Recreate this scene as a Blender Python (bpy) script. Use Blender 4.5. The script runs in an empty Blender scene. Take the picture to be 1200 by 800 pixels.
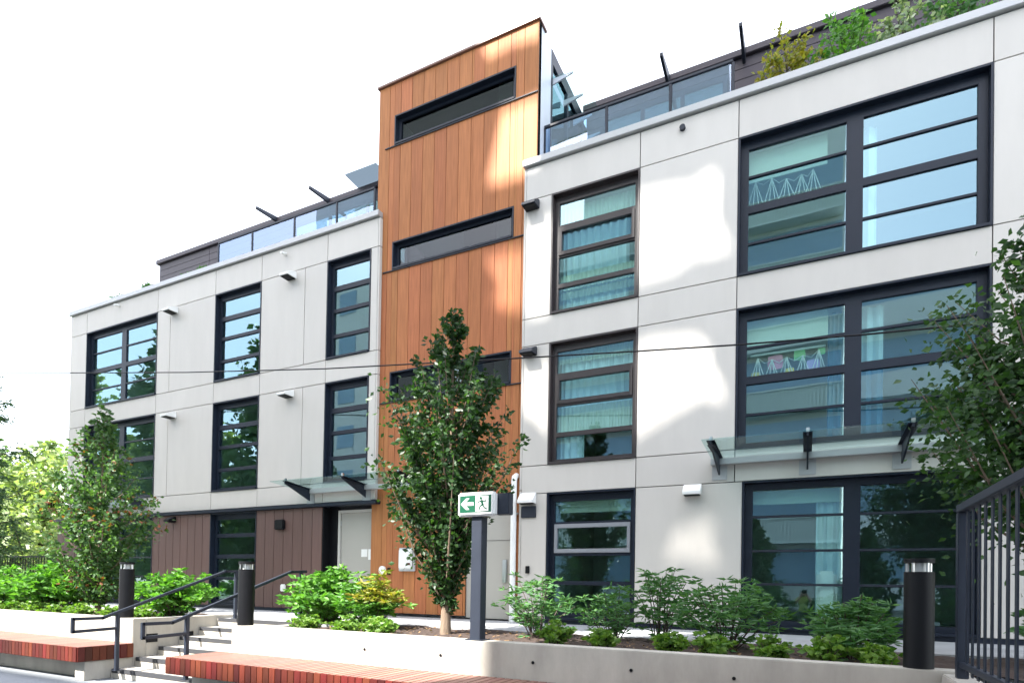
import bpy, bmesh, math, random
import numpy as np
from mathutils import Vector, Matrix
R = math.radians
S = bpy.context.scene
COL = S.collection

# ------------------------------------------------------------------ camera, sky, sun, exposure
cam = bpy.data.cameras.new('camera'); camo = bpy.data.objects.new('camera', cam); COL.objects.link(camo)
cam.sensor_width = 36; cam.lens = 20.904; cam.shift_y = 0.2313; cam.clip_start = .05; cam.clip_end = 3000
yaw, pitch, roll = .45952, .012855, .017119
F = Vector((-math.sin(yaw)*math.cos(pitch), math.cos(yaw)*math.cos(pitch), math.sin(pitch)))
R0 = Vector((math.cos(yaw), math.sin(yaw), 0)); U0 = R0.cross(F)
Rr = math.cos(roll)*R0 + math.sin(roll)*U0; Ur = -math.sin(roll)*R0 + math.cos(roll)*U0
M = Matrix(((Rr.x, Ur.x, -F.x, 0), (Rr.y, Ur.y, -F.y, 0), (Rr.z, Ur.z, -F.z, 1.42), (0, 0, 0, 1)))
camo.matrix_world = M
S.camera = camo
SUN_AZ, SUN_EL = R(205), R(48)          # azimuth clockwise from +Y
w = bpy.data.worlds.new('World'); S.world = w; w.use_nodes = True
nt = w.node_tree
sky = nt.nodes.new('ShaderNodeTexSky'); sky.sky_type = 'NISHITA'; sky.sun_disc = False
sky.sun_elevation = SUN_EL; sky.sun_rotation = SUN_AZ; sky.dust_density = 1.5; sky.air_density = 1.0; sky.ozone_density = 1.0
veil = nt.nodes.new('ShaderNodeMix'); veil.data_type = 'RGBA'; veil.inputs['Factor'].default_value = .6     # thin bright overcast veil over the blue
veil.inputs['B'].default_value = (3.05, 2.93, 2.78, 1)
nt.links.new(sky.outputs[0], veil.inputs['A']); nt.links.new(veil.outputs['Result'], nt.nodes['Background'].inputs[0]); nt.nodes['Background'].inputs[1].default_value = .15
sl = bpy.data.lights.new('sun', 'SUN'); sl.energy = 3.2; sl.angle = R(.4); sl.color = (1, .96, .90)
so = bpy.data.objects.new('sun', sl); COL.objects.link(so)
SD = Vector((math.sin(SUN_AZ)*math.cos(SUN_EL), math.cos(SUN_AZ)*math.cos(SUN_EL), math.sin(SUN_EL)))
so.rotation_euler = SD.to_track_quat('Z', 'Y').to_euler(); so.location = (-10, -30, 60)
S.view_settings.view_transform = 'Standard'; S.view_settings.look = 'None'; S.view_settings.gamma = 1
S.view_settings.use_curve_mapping = False
S.view_settings.exposure = 2.85
S.cycles.max_bounces = 7; S.cycles.diffuse_bounces = 4; S.cycles.glossy_bounces = 4
S.cycles.transmission_bounces = 4; S.cycles.transparent_max_bounces = 12
S.cycles.use_denoising = True

rnd = random.Random(7)

# ------------------------------------------------------------------ materials
def mat(name, col, rough=.6, metal=0., spec=.5, noise=0., nscale=4., bump=0., bscale=60., vary=0., stretch=None, hue=0.):
    m = bpy.data.materials.new(name); m.use_nodes = True
    n = m.node_tree.nodes; l = m.node_tree.links; b = n['Principled BSDF']
    b.inputs['Roughness'].default_value = rough; b.inputs['Metallic'].default_value = metal
    b.inputs['Specular IOR Level'].default_value = spec
    b.inputs['Base Color'].default_value = (*col, 1)
    tc = n.new('ShaderNodeTexCoord'); oi = n.new('ShaderNodeObjectInfo')
    add = n.new('ShaderNodeVectorMath'); add.operation = 'ADD'
    sc = n.new('ShaderNodeVectorMath'); sc.operation = 'SCALE'
    cmb = n.new('ShaderNodeCombineXYZ')
    for i in range(3): l.new(oi.outputs['Random'], cmb.inputs[i])
    l.new(cmb.outputs[0], sc.inputs[0]); sc.inputs['Scale'].default_value = 37.
    l.new(tc.outputs['Object'], add.inputs[0]); l.new(sc.outputs[0], add.inputs[1])
    vec = add.outputs[0]
    if stretch:
        mp = n.new('ShaderNodeMapping'); mp.inputs['Scale'].default_value = stretch
        l.new(vec, mp.inputs[0]); vec2 = mp.outputs[0]
    else: vec2 = vec
    cur = None
    hsv = n.new('ShaderNodeHueSaturation'); hsv.inputs['Color'].default_value = (*col, 1)
    if noise > 0:
        t = n.new('ShaderNodeTexNoise'); t.inputs['Scale'].default_value = nscale; t.inputs['Detail'].default_value = 6
        t.inputs['Roughness'].default_value = .6
        l.new(vec2, t.inputs['Vector'])
        mr = n.new('ShaderNodeMapRange'); mr.inputs['From Min'].default_value = .25; mr.inputs['From Max'].default_value = .75
        mr.inputs['To Min'].default_value = 1-noise; mr.inputs['To Max'].default_value = 1+noise
        l.new(t.outputs[0], mr.inputs[0]); cur = mr.outputs[0]
    if vary > 0:
        mr = n.new('ShaderNodeMapRange'); mr.inputs['To Min'].default_value = 1-vary; mr.inputs['To Max'].default_value = 1+vary
        l.new(oi.outputs['Random'], mr.inputs[0])
        if cur is None: cur = mr.outputs[0]
        else:
            mu = n.new('ShaderNodeMath'); mu.operation = 'MULTIPLY'; l.new(cur, mu.inputs[0]); l.new(mr.outputs[0], mu.inputs[1]); cur = mu.outputs[0]
        if hue:
            mr2 = n.new('ShaderNodeMapRange'); mr2.inputs['To Min'].default_value = .5-hue; mr2.inputs['To Max'].default_value = .5+hue
            ml = n.new('ShaderNodeMath'); ml.operation = 'MULTIPLY'; ml.inputs[1].default_value = 7.31
            fr = n.new('ShaderNodeMath'); fr.operation = 'FRACT'
            l.new(oi.outputs['Random'], ml.inputs[0]); l.new(ml.outputs[0], fr.inputs[0]); l.new(fr.outputs[0], mr2.inputs[0]); l.new(mr2.outputs[0], hsv.inputs['Hue'])
    if cur is not None:
        l.new(cur, hsv.inputs['Value'])
    l.new(hsv.outputs[0], b.inputs['Base Color'])
    if bump > 0:
        t = n.new('ShaderNodeTexNoise'); t.inputs['Scale'].default_value = bscale; t.inputs['Detail'].default_value = 4
        l.new(vec2, t.inputs['Vector'])
        bp = n.new('ShaderNodeBump'); bp.inputs['Strength'].default_value = bump; bp.inputs['Distance'].default_value = .02
        l.new(t.outputs[0], bp.inputs['Height']); l.new(bp.outputs[0], b.inputs['Normal'])
    return m

def leafmat(name, c1, c2, trans=.35):
    m = bpy.data.materials.new(name); m.use_nodes = True
    n = m.node_tree.nodes; l = m.node_tree.links; b = n['Principled BSDF']; out = n['Material Output']
    g = n.new('ShaderNodeNewGeometry'); r = n.new('ShaderNodeMix'); r.data_type = 'RGBA'
    r.inputs['A'].default_value = (*c1, 1); r.inputs['B'].default_value = (*c2, 1)
    l.new(g.outputs['Random Per Island'], r.inputs['Factor'])
    b.inputs['Roughness'].default_value = .45; b.inputs['Specular IOR Level'].default_value = .35
    l.new(r.outputs['Result'], b.inputs['Base Color'])
    tr = n.new('ShaderNodeBsdfTranslucent'); br = n.new('ShaderNodeMix'); br.data_type = 'RGBA'; br.blend_type = 'MULTIPLY'
    br.inputs['Factor'].default_value = 1; br.inputs['B'].default_value = (1.6, 1.8, .6, 1)
    l.new(r.outputs['Result'], br.inputs['A']); l.new(br.outputs['Result'], tr.inputs['Color'])
    mx = n.new('ShaderNodeMixShader'); mx.inputs[0].default_value = trans
    l.new(b.outputs[0], mx.inputs[1]); l.new(tr.outputs[0], mx.inputs[2]); l.new(mx.outputs[0], out.inputs[0])
    return m

def glassmat(name, tint, refl=.2, rough=.004, gcol=(.85, .95, 1)):
    m = bpy.data.materials.new(name); m.use_nodes = True
    n = m.node_tree.nodes; l = m.node_tree.links; n.remove(n['Principled BSDF']); out = n['Material Output']
    t = n.new('ShaderNodeBsdfTransparent'); t.inputs[0].default_value = (*tint, 1)
    g = n.new('ShaderNodeBsdfGlossy'); g.inputs['Color'].default_value = (*gcol, 1); g.inputs['Roughness'].default_value = rough
    fr = n.new('ShaderNodeFresnel'); fr.inputs['IOR'].default_value = 1.5
    a = n.new('ShaderNodeMath'); a.operation = 'ADD'; a.use_clamp = True; a.inputs[1].default_value = refl
    nz = n.new('ShaderNodeTexNoise'); nz.inputs['Scale'].default_value = .9; nz.inputs['Detail'].default_value = 1
    tc = n.new('ShaderNodeTexCoord'); l.new(tc.outputs['Object'], nz.inputs['Vector'])
    bp = n.new('ShaderNodeBump'); bp.inputs['Strength'].default_value = .05; bp.inputs['Distance'].default_value = .05
    l.new(nz.outputs[0], bp.inputs['Height']); l.new(bp.outputs[0], g.inputs['Normal'])
    ge = n.new('ShaderNodeNewGeometry'); iv = n.new('ShaderNodeMath'); iv.operation = 'SUBTRACT'; iv.inputs[0].default_value = 1
    l.new(ge.outputs['Backfacing'], iv.inputs[1]); mu = n.new('ShaderNodeMath'); mu.operation = 'MULTIPLY'
    l.new(fr.outputs[0], a.inputs[0]); l.new(a.outputs[0], mu.inputs[0]); l.new(iv.outputs[0], mu.inputs[1])   # thin sheet: reflect at the outer face only
    mx = n.new('ShaderNodeMixShader'); l.new(mu.outputs[0], mx.inputs[0]); l.new(t.outputs[0], mx.inputs[1]); l.new(g.outputs[0], mx.inputs[2])
    l.new(mx.outputs[0], out.inputs[0])
    return m

def concrete(name, col):
    m = mat(name, col, rough=.8, noise=.27, nscale=2.6, bump=.12, bscale=45, stretch=(1, 1, .35))
    return m

PANEL = mat('fibre_cement_panel', (.535, .505, .465), rough=.55, noise=.042, nscale=1.6, bump=.02, bscale=25, vary=.035, stretch=(2.2, 2.2, .5))
CORE = mat('dark_backing', (.05, .05, .055), rough=.9)
ORANGE = mat('orange_wood_board', (.37, .140, .056), rough=.62, spec=.2, noise=.22, nscale=5, vary=.09, hue=.006, stretch=(6, 6, .35), bump=.03, bscale=20)
BROWN = mat('brown_wood_board', (.115, .064, .054), rough=.55, noise=.12, nscale=5, vary=.06, stretch=(6, 6, .4))
FRAME = mat('dark_window_frame', (.010, .015, .027), rough=.45, spec=.3, noise=.1, nscale=3)
FRAME_W = mat('warm_window_frame', (.034, .026, .027), rough=.4, noise=.1, nscale=3)
SILVER = mat('silver_sash', (.30, .31, .34), rough=.35, metal=.3)
BLACK = mat('black_metal', (.005, .0055, .007), rough=.5, spec=.2, noise=.12, nscale=5)
NAVY = mat('charcoal_steel', (.020, .025, .037), rough=.45, spec=.3, noise=.12, nscale=4)
COPING = mat('coping_metal', (.40, .405, .41), rough=.4, metal=.2, noise=.03)
CONC = concrete('cast_concrete', (.37, .345, .300))
CONCD = concrete('terrace_concrete', (.30, .305, .31))
STEEL = mat('stainless', (.62, .62, .62), rough=.28, metal=1)
WHITE = mat('white_paint', (.78, .78, .76), rough=.45, noise=.04)
GREYDOOR = mat('grey_door_paint', (.38, .365, .33), rough=.5, noise=.04, nscale=2)
PAPER = mat('paper', (.8, .8, .78), rough=.8)
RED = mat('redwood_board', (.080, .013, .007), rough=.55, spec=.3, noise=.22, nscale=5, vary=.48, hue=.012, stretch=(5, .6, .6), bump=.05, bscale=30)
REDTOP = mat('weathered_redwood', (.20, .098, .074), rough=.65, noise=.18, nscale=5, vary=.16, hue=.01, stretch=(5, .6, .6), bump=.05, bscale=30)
SOIL = mat('soil', (.040, .025, .019), rough=.95, noise=.45, nscale=20, bump=.6, bscale=30)
STREET = mat('paving', (.20, .215, .235), rough=.8, noise=.08, nscale=1.5, bump=.08, bscale=60)
GRASS = mat('lawn', (.06, .10, .03), rough=.9, noise=.3, nscale=1.0)
BARK = mat('bark', (.16, .115, .08), rough=.9, noise=.35, nscale=9, stretch=(3, 3, .6), bump=.5, bscale=25)
DBARK = mat('dark_bark', (.07, .05, .04), rough=.9, noise=.35, nscale=9, stretch=(3, 3, .6))
GLASS = glassmat('window_glass', (.80, .92, .90), .17, gcol=(.52, .78, .88))
GLASS_D = glassmat('slot_glass_dark_reflection', (.42, .46, .46), .01, gcol=(.5, .55, .6))  # darker copy of the glass, stands in for a dark reflection
GLASS_S = glassmat('clear_canopy_glass', (.80, .90, .88), .03)
GLASS_R = glassmat('rail_glass', (.60, .72, .84), .16, gcol=(.55, .68, .88))
BLIND = mat('blind_fabric', (.60, .66, .58), rough=.8, noise=.04)  # also used for the ribbed panels that imitate reflections
CURT = mat('curtain_fabric', (.72, .84, .90), rough=.85, noise=.08, nscale=2)
CURTB = mat('blue_curtain_fabric', (.06, .20, .36), rough=.85, noise=.08, nscale=2)
ROOM = mat('room_paint', (.55, .56, .53), rough=.8)
GREEN = mat('sign_green', (.0, .06, .028), rough=.35)
SIGNW = mat('sign_white', (.62, .63, .62), rough=.35)
GLASS_GREY = glassmat('grey_roof_glass', (.36, .40, .42), .05, gcol=(.5, .55, .6))
DECK = mat('roof_membrane', (.22, .22, .22), rough=.9)
SIDING = mat('dark_siding', (.040, .030, .040), rough=.55, noise=.12, nscale=4, vary=.1, stretch=(.4, 5, 5))
OPPW = mat('opposite_render', (.78, .765, .73), rough=.8, noise=.05)
OPPR = mat('opposite_ribbed_metal', (.68, .74, .69), rough=.55)
OPPG = mat('opposite_glazing', (.26, .38, .50), rough=.12, spec=.9)
TOWSIDE = mat('tower_side_metal', (.52, .55, .60), rough=.4, noise=.03)
RUBBER = mat('black_grit_strip', (.025, .026, .03), rough=.8)
LIME = mat('lime_fabric', (.42, .52, .10), rough=.8)

L_TREE = leafmat('hornbeam_leaf', (.011, .034, .011), (.034, .080, .020))
L_TREE2 = leafmat('mid_green_leaf', (.018, .05, .018), (.05, .11, .03))
L_MAPLE = leafmat('maple_leaf', (.030, .066, .030), (.075, .13, .045))
L_MAPLE2 = leafmat('fresh_maple_leaf', (.035, .085, .03), (.085, .165, .05))
L_BRIGHT = leafmat('bright_shrub_leaf', (.045, .15, .022), (.12, .27, .04))
L_LIME = leafmat('groundcover_leaf', (.055, .14, .02), (.17, .27, .05))
L_DEEP = leafmat('deep_shrub_leaf', (.045, .13, .045), (.11, .23, .08))
L_ORANGE = leafmat('yellow_tinged_leaf', (.26, .20, .03), (.13, .21, .03))
L_YELLOW = leafmat('yellow_leaf', (.30, .24, .03), (.18, .22, .04))
L_HEDGE = leafmat('sunlit_hedge_leaf', (.12, .19, .07), (.28, .33, .16))
L_PINE = leafmat('conifer_needles', (.035, .085, .035), (.08, .15, .05), .2)
L_RED = leafmat('russet_leaf', (.16, .045, .02), (.10, .07, .02))
L_PALE = leafmat('pale_blossom_leaf', (.08, .16, .06), (.42, .46, .36))

# ------------------------------------------------------------------ helpers
WL = {}
def place(o, parent, loc):
    if parent is not None:
        o.parent = parent; pl = WL[parent.name]
    else: pl = Vector((0, 0, 0))
    o.location = Vector(loc) - pl; WL[o.name] = Vector(loc)
    COL.objects.link(o); return o
def root(name, label, cat, loc=(0, 0, 0), group=None, kind=None):
    o = bpy.data.objects.new(name, None); o.empty_display_size = .1
    place(o, None, loc); tag(o, label, cat, group, kind); return o
def tag(o, label=None, cat=None, group=None, kind=None):
    if label: o['label'] = label
    if cat: o['category'] = cat
    if group: o['group'] = group
    if kind: o['kind'] = kind
    return o
class MB:
    def __init__(s): s.v = []; s.f = []
    def box(s, x0, x1, y0, y1, z0, z1):
        if x0 > x1: x0, x1 = x1, x0
        if y0 > y1: y0, y1 = y1, y0
        if z0 > z1: z0, z1 = z1, z0
        i = len(s.v)
        s.v += [(x0,y0,z0),(x1,y0,z0),(x1,y1,z0),(x0,y1,z0),(x0,y0,z1),(x1,y0,z1),(x1,y1,z1),(x0,y1,z1)]
        s.f += [tuple(i+k for k in q) for q in ((0,3,2,1),(4,5,6,7),(0,1,5,4),(1,2,6,5),(2,3,7,6),(3,0,4,7))]
        return s
    def tube(s, pts, r, n=8, cap=True):
        pts = [Vector(p) for p in pts]; rs = r if isinstance(r, (list, tuple)) else [r]*len(pts)
        base = len(s.v); up = None
        for k, p in enumerate(pts):
            d = (pts[min(k+1, len(pts)-1)] - pts[max(k-1, 0)]).normalized()
            if up is None: up = Vector((0, 0, 1)) if abs(d.z) < .9 else Vector((1, 0, 0))
            a = d.cross(up).normalized(); b = a.cross(d).normalized(); up = b
            for j in range(n):
                t = 2*math.pi*j/n
                q = p + (a*math.cos(t) + b*math.sin(t))*rs[k]; s.v.append(tuple(q))
        for k in range(len(pts)-1):
            for j in range(n):
                i0 = base+k*n+j; i1 = base+k*n+(j+1) % n
                s.f.append((i0, i1, i1+n, i0+n))
        if cap:
            s.f.append(tuple(base+j for j in range(n))[::-1]); s.f.append(tuple(base+(len(pts)-1)*n+j for j in range(n)))
        return s
    def bar(s, pts, wx, wz):      # rectangular-section bar through points in a plane of constant x
        pts = [Vector(p) for p in pts]
        for k in range(len(pts)-1):
            a, b = pts[k], pts[k+1]; d = (b-a).normalized(); x = Vector((1, 0, 0))
            if abs(d.x) > .9: x = Vector((0, 1, 0))
            u = d.cross(x).normalized(); i = len(s.v)
            for q in (a - d*wz*.45, b + d*wz*.45):
                for sx, su in ((-1, -1), (1, -1), (1, 1), (-1, 1)): s.v.append(tuple(q + x*sx*wx/2 + u*su*wz/2))
            s.f += [tuple(i+k2 for k2 in q) for q in ((0,1,2,3),(7,6,5,4),(0,4,5,1),(1,5,6,2),(2,6,7,3),(3,7,4,0))]
        return s
    def prism(s, poly, axis, a, b):  # poly of 2D points extruded along axis
        n = len(poly); i = len(s.v)
        for t in (a, b):
            for (u, v) in poly:
                s.v.append({'x': (t, u, v), 'y': (u, t, v), 'z': (u, v, t)}[axis])
        s.f.append(tuple(range(i, i+n))); s.f.append(tuple(range(i+2*n-1, i+n-1, -1)))
        for k in range(n):
            s.f.append((i+k, i+(k+1) % n, i+n+(k+1) % n, i+n+k))
        return s
    def build(s, name, m, parent=None, loc=None, bevel=0, smooth=False):
        v = np.array(s.v, dtype=float)
        if loc is None: loc = WL[parent.name] if parent is not None else Vector((0, 0, 0))
        loc = Vector(loc)
        me = bpy.data.meshes.new(name); me.from_pydata((v - np.array(loc)).tolist(), [], s.f)
        bm = bmesh.new(); bm.from_mesh(me); bmesh.ops.recalc_face_normals(bm, faces=bm.faces)
        if bevel: bmesh.ops.bevel(bm, geom=[e for e in bm.edges if e.calc_face_angle(0) > .5], offset=bevel, segments=2, affect='EDGES', clamp_overlap=True)
        bm.to_mesh(me); bm.free()
        if smooth:
            for p in me.polygons: p.use_smooth = True
            try: me.set_sharp_from_angle(angle=R(40))
            except Exception: pass
        for mm in (m if isinstance(m, (list, tuple)) else [m]): me.materials.append(mm)
        return place(bpy.data.objects.new(name, me), parent, loc)
CACHE = {}
def piece(name, m, parent, x0, x1, y0, y1, z0, z1, bevel=.003):
    """one box-like piece, mesh shared between equal sizes"""
    d = (round(x1-x0, 3), round(y1-y0, 3), round(z1-z0, 3)); k = (name, m.name, d, bevel)
    c = ((x0+x1)/2, (y0+y1)/2, (z0+z1)/2)
    if k not in CACHE:
        o = MB().box(c[0]-d[0]/2, c[0]+d[0]/2, c[1]-d[1]/2, c[1]+d[1]/2, c[2]-d[2]/2, c[2]+d[2]/2).build(name, m, parent, c, bevel=bevel)
        CACHE[k] = o.data; return o
    return place(bpy.data.objects.new(name, CACHE[k]), parent, c)
def struct(mb, name, m, bevel=0):
    o = mb.build(name, m, None, bevel=bevel); o['kind'] = 'structure'; return o
def mesh_np(name, verts, faces, m, parent, loc):
    me = bpy.data.meshes.new(name); k = faces.shape[1]
    me.vertices.add(len(verts)); me.vertices.foreach_set('co', (verts-np.array(loc)).ravel())
    me.loops.add(faces.size); me.loops.foreach_set('vertex_index', faces.ravel().astype(np.int32))
    me.polygons.add(len(faces)); me.polygons.foreach_set('loop_start', np.arange(0, faces.size, k, dtype=np.int32))
    me.polygons.foreach_set('loop_total', np.full(len(faces), k, dtype=np.int32))
    me.update(calc_edges=True); me.validate()
    me.materials.append(m)
    return place(bpy.data.objects.new(name, me), parent, loc)

# ================================================================== THE GROUND
struct(MB().box(-300, 300, -300, 300, -.3, -.004), 'ground', GRASS)
struct(MB().box(-60, 45, -15, 5.4, -.1, 0), 'street', STREET)
struct(MB().box(-60, 8, 7.55, 30, -.2, .79).box(-8.98, -6.3, 6.88, 7.55, -.2, .79), 'terrace', CONCD)
def bumpy(name, x0, x1, y0, y1, z):
    nx, ny = int((x1-x0)/.08)+1, int((y1-y0)/.08)+1
    X, Y = np.meshgrid(np.linspace(x0, x1, nx), np.linspace(y0, y1, ny))
    rs = np.random.RandomState(3)
    Z = z + .02*np.sin(X*5.1+Y*3)*np.sin(Y*4.3) + rs.uniform(-.016, .016, X.shape)
    v = np.stack([X.ravel(), Y.ravel(), Z.ravel()], 1)
    i = np.arange(nx*ny).reshape(ny, nx)
    f = np.stack([i[:-1, :-1].ravel(), i[:-1, 1:].ravel(), i[1:, 1:].ravel(), i[1:, :-1].ravel()], 1)
    o = mesh_np(name, v, f, SOIL, None, (0, 0, 0)); o['kind'] = 'structure'; return o
bumpy('planting_soil', -6.3, 8, 5.66, 7.55, .775)
bumpy('planting_soil', -24, -9.2, 5.66, 7.55, .775)
# steps between the two planter walls
st = root('steps', None, None, (-7.9, 5.15, 0)); st['kind'] = 'structure'; del_keys = []
for k in range(6):
    y = 5.15 + .343*k; z = .1317*(k+1)
    piece('step', CONC, st, -8.985, -6.865, y, (y+.6 if k < 5 else 6.875), 0 if k == 0 else z-.16, z if k < 5 else z-.002, .004)
    piece('nosing', RUBBER, st, -8.96, -6.9, y-.006, y+.06, z-.05, z+.006, .002)

# ================================================================== THE BUILDING
B = root('apartment_building', 'four storey block of pale grey panels with an orange timber stair tower', 'building', (-5, 10, .79))
Y0 = 9.5
core = MB()
G1 = .0065
def panel(x0, x1, z0, z1, y=Y0):
    piece('panel', PANEL, B, x0+G1, x1-G1, y, y+.036, z0+G1, z1-G1, .0025)
    core.box(x0, x1, y+.038, y+.13, z0, z1)
ZT = [(6.16, 8.28), (3.54, 5.67), (.86, 3.05)]
XR = 6.5
rw = [-4.546, -2.495, -.984, 2.104, 4.6, XR]
for x0, x1 in zip(rw[:-1], rw[1:]):
    panel(x0, x1, 8.28, 8.87); panel(x0, x1, 5.67, 6.16); panel(x0, x1, 3.05, 3.54)
for i, (z0, z1) in enumerate(ZT):
    panel(-4.546, -4.05, z0, z1)
    if i < 2:
        panel(-2.495, -.984, z0, z1); panel(2.104, 4.6, z0, z1); panel(4.6, XR, z0, z1)
    else:
        panel(-2.495, -.872, z0, z1); panel(2.004, 4.6, z0, z1); panel(4.6, XR, z0, z1)
lw = [-18.83, -18.09, -14.95, -12.76, -11.2, -9.22, -7.86]
for x0, x1 in zip(lw[:-1], lw[1:]):
    panel(x0, x1, 8.28, 8.87); panel(x0, x1, 5.67, 6.16); panel(x0, x1, 3.12, 3.54)
for z0, z1 in ZT[:2]:
    for x0, x1 in ((-18.83, -18.09), (-14.95, -14.44), (-14.44, -12.76), (-11.2, -9.86), (-9.86, -9.22), (-8.04, -7.86)):
        panel(x0, x1, z0, z1)
# end returns of the wings
for xs, xe in ((-7.86, -7.82), (-4.586, -4.546), (-18.87, -18.83)):
    for z0, z1 in ((8.28, 8.87), (6.16, 8.28), (5.67, 6.16), (3.54, 5.67), (3.12, 3.54)) + (((.86, 3.12),) if xs == -4.586 else ()):
        y1 = 9.578 if xs > -18 else 13.0
        piece('panel', PANEL, B, xs, xe, Y0+.002, y1, z0+G1, z1-G1, .0025)
# brown boards at the ground floor of the left wing
def boards(name, m, x0, x1, z0, z1, y, n, skip=()):
    wd = (x1-x0)/n
    for k in range(n):
        piece(name, m, B, x0+k*wd+.004, x0+(k+1)*wd-.004, y, y+.03, z0, z1, .004)
    core.box(x0, x1, y+.032, y+.12, z0, z1)
boards('brown_board', BROWN, -14.95, -12.76, .86, 3.03, Y0, 8)
boards('brown_board', BROWN, -11.2, -9.22, .86, 3.03, Y0, 7)
boards('brown_board', BROWN, -19.3, -18.1, .86, 3.03, Y0, 4)
MB().box(-19.4, -7.74, 9.43, 9.62, 3.035, 3.105).build('ledge', FRAME, B, bevel=.006)
MB().box(-18.9, -7.79, 9.51, 9.6, .79, .855).box(-4.546, XR, 9.51, 9.6, .79, .855).build('base_flashing', FRAME, B)
# coping
MB().box(-18.9, -7.83, 9.44, 9.70, 8.885, 9.0).build('roof_coping', COPING, B, bevel=.006)
MB().box(-4.60, XR+.05, 9.44, 9.78, 8.885, 9.0).build('roof_coping', COPING, B, bevel=.006)

# --- windows
def bars(mb, x0, x1, z0, z1, y0, y1, xs, zs):
    """frame ring and bars: xs, zs are lists of (a, b) solid intervals"""
    for a, b in xs: mb.box(a, b, y0, y1, z0, z1)
    for a, b in zs: mb.box(x0, x1, y0+.002, y1-.002, a, b)
YF = 9.60
def reveal(x0, x1, z0, z1, m, y0=Y0, d=.13):
    t = .028; f = MB()
    f.box(x0, x0+t, y0-.008, y0+d, z0, z1).box(x1-t, x1, y0-.008, y0+d, z0, z1)
    f.box(x0+t, x1-t, y0-.007, y0+d, z1-t, z1).box(x0+t, x1-t, y0-.03, y0+d, z0, z0+t+.01)
    return f
def ribs(x0, x1, z0, z1, y, amp, wl):
    n = max(8, int((x1-x0)/wl*6)); i = 0; mb = MB()
    xs = np.linspace(x0, x1, n)
    for x in xs:
        yy = y + amp*math.sin(2*math.pi*(x-x0)/wl + .8*math.sin(x*3.1))
        mb.v += [(x, yy, z0), (x, yy+.0, z1)]
    for k in range(n-1): mb.f.append((2*k, 2*k+2, 2*k+3, 2*k+1))
    return mb
def dress(win, kind, x0, x1, z0, z1):
    y = 9.76
    if kind == 'blind': MB().box(x0, x1, y, y+.006, z0, z1).build('roller_blind', BLIND, win)
    if kind == 'curtain': ribs(x0, x1, z0, z1, y+.08, .03, .13).build('curtain', CURT, win, smooth=True)
    if kind == 'rib_reflection': ribs(x0, x1, z0, z1, y+.01, .016, .075).build('ribbed_reflection', BLIND, win)  # ribbed panel imitating the opposite balconies' reflection in the glass
    if kind == 'blue': ribs(x0, x1, z0, z1, y+.08, .03, .12).build('curtain', CURTB, win, smooth=True)
def narrow(x0, x1, zt, zb, fm, sash_mat, warm, ground=False):
    """one column of four lights, second one an opening sash"""
    win = reveal(x0, x1, zb, zt, fm).build('window', fm, B)
    gx0, gx1 = x0+.11, x1-.10
    rows = [(zt-.53, zt-.15), (zt-1.02, zt-.64), (zt-1.56, zt-1.10), (zb+.10, zt-1.64)]
    if ground: rows = [(2.55, 2.95), (2.06, 2.46), (1.53, 1.96), (.99, 1.46)]
    f = MB()
    zs = [(zt-.028-.12, zt-.028), (zb+.038, rows[3][0])] + [(rows[k+1][1], rows[k][0]) for k in range(3)]
    bars(f, x0+.028, x1-.028, zb+.038, zt-.028, YF, YF+.07, [(x0+.028, gx0), (gx1, x1-.028)], zs)
    f.build('frame', fm, win, bevel=.004)
    if sash_mat:
        a, b = rows[1]; s = MB(); s.box(gx0, gx0+.055, YF-.02, YF+.05, a-.05, b+.05).box(gx1-.055, gx1, YF-.02, YF+.05, a-.05, b+.05)
        s.box(gx0+.055, gx1-.055, YF-.02, YF+.05, a-.05, a+.02).box(gx0+.055, gx1-.055, YF-.02, YF+.05, b-.02, b+.05)
        s.build('sash', sash_mat, win, bevel=.004)
    for a, b in rows: piece('pane', GLASS, win, gx0-.005, gx1+.005, YF+.03, YF+.038, a-.005, b+.005, 0)
    return win
def wide(x0, x1, zt, zb, ground=False, fm=None):
    fm = fm or FRAME
    win = reveal(x0, x1, zb, zt, fm).build('window', fm, B)
    xm = (x0+x1)/2 + .0
    cols = [(x0+.14, xm-.105), (xm+.105, x1-.14)]
    f = MB(); g = MB()
    if not ground:
        zz = [(zb+.038, zb+.10), (zt-1.14, zt-1.02), (zt-.16, zt-.028)]; rows = [(zb+.10, zt-1.14), (zt-1.02, zt-.16)]; mids = [zt-1.60, zt-.58]
    else:
        zz = [(zb+.038, zb+.12), (zt-.13, zt-.028)]; rows = [(zb+.12, zt-.13)]; mids = [2.52, 2.01, 1.515]
    bars(f, x0+.028, x1-.028, zb+.038, zt-.028, YF, YF+.07, [(x0+.028, cols[0][0]), (cols[0][1], cols[1][0]), (cols[1][1], x1-.028)], zz)
    f.build('frame', fm, win, bevel=.004)
    for c in cols:
        for zm in mids: piece('glazing_bar', FRAME if not ground else NAVY, win, c[0]-.01, c[1]+.01, YF+.005, YF+.06, zm-.018, zm+.018, .003)
        cuts = []
        for r in rows:
            ms = sorted([zm for zm in mids if r[0] < zm < r[1]]); e = [r[0]] + ms + [r[1]]
            for a, b in zip(e[:-1], e[1:]): piece('pane', GLASS, win, c[0]-.005, c[1]+.005, YF+.03, YF+.038, a+.012, b-.012, 0)
    return win, cols
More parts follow.
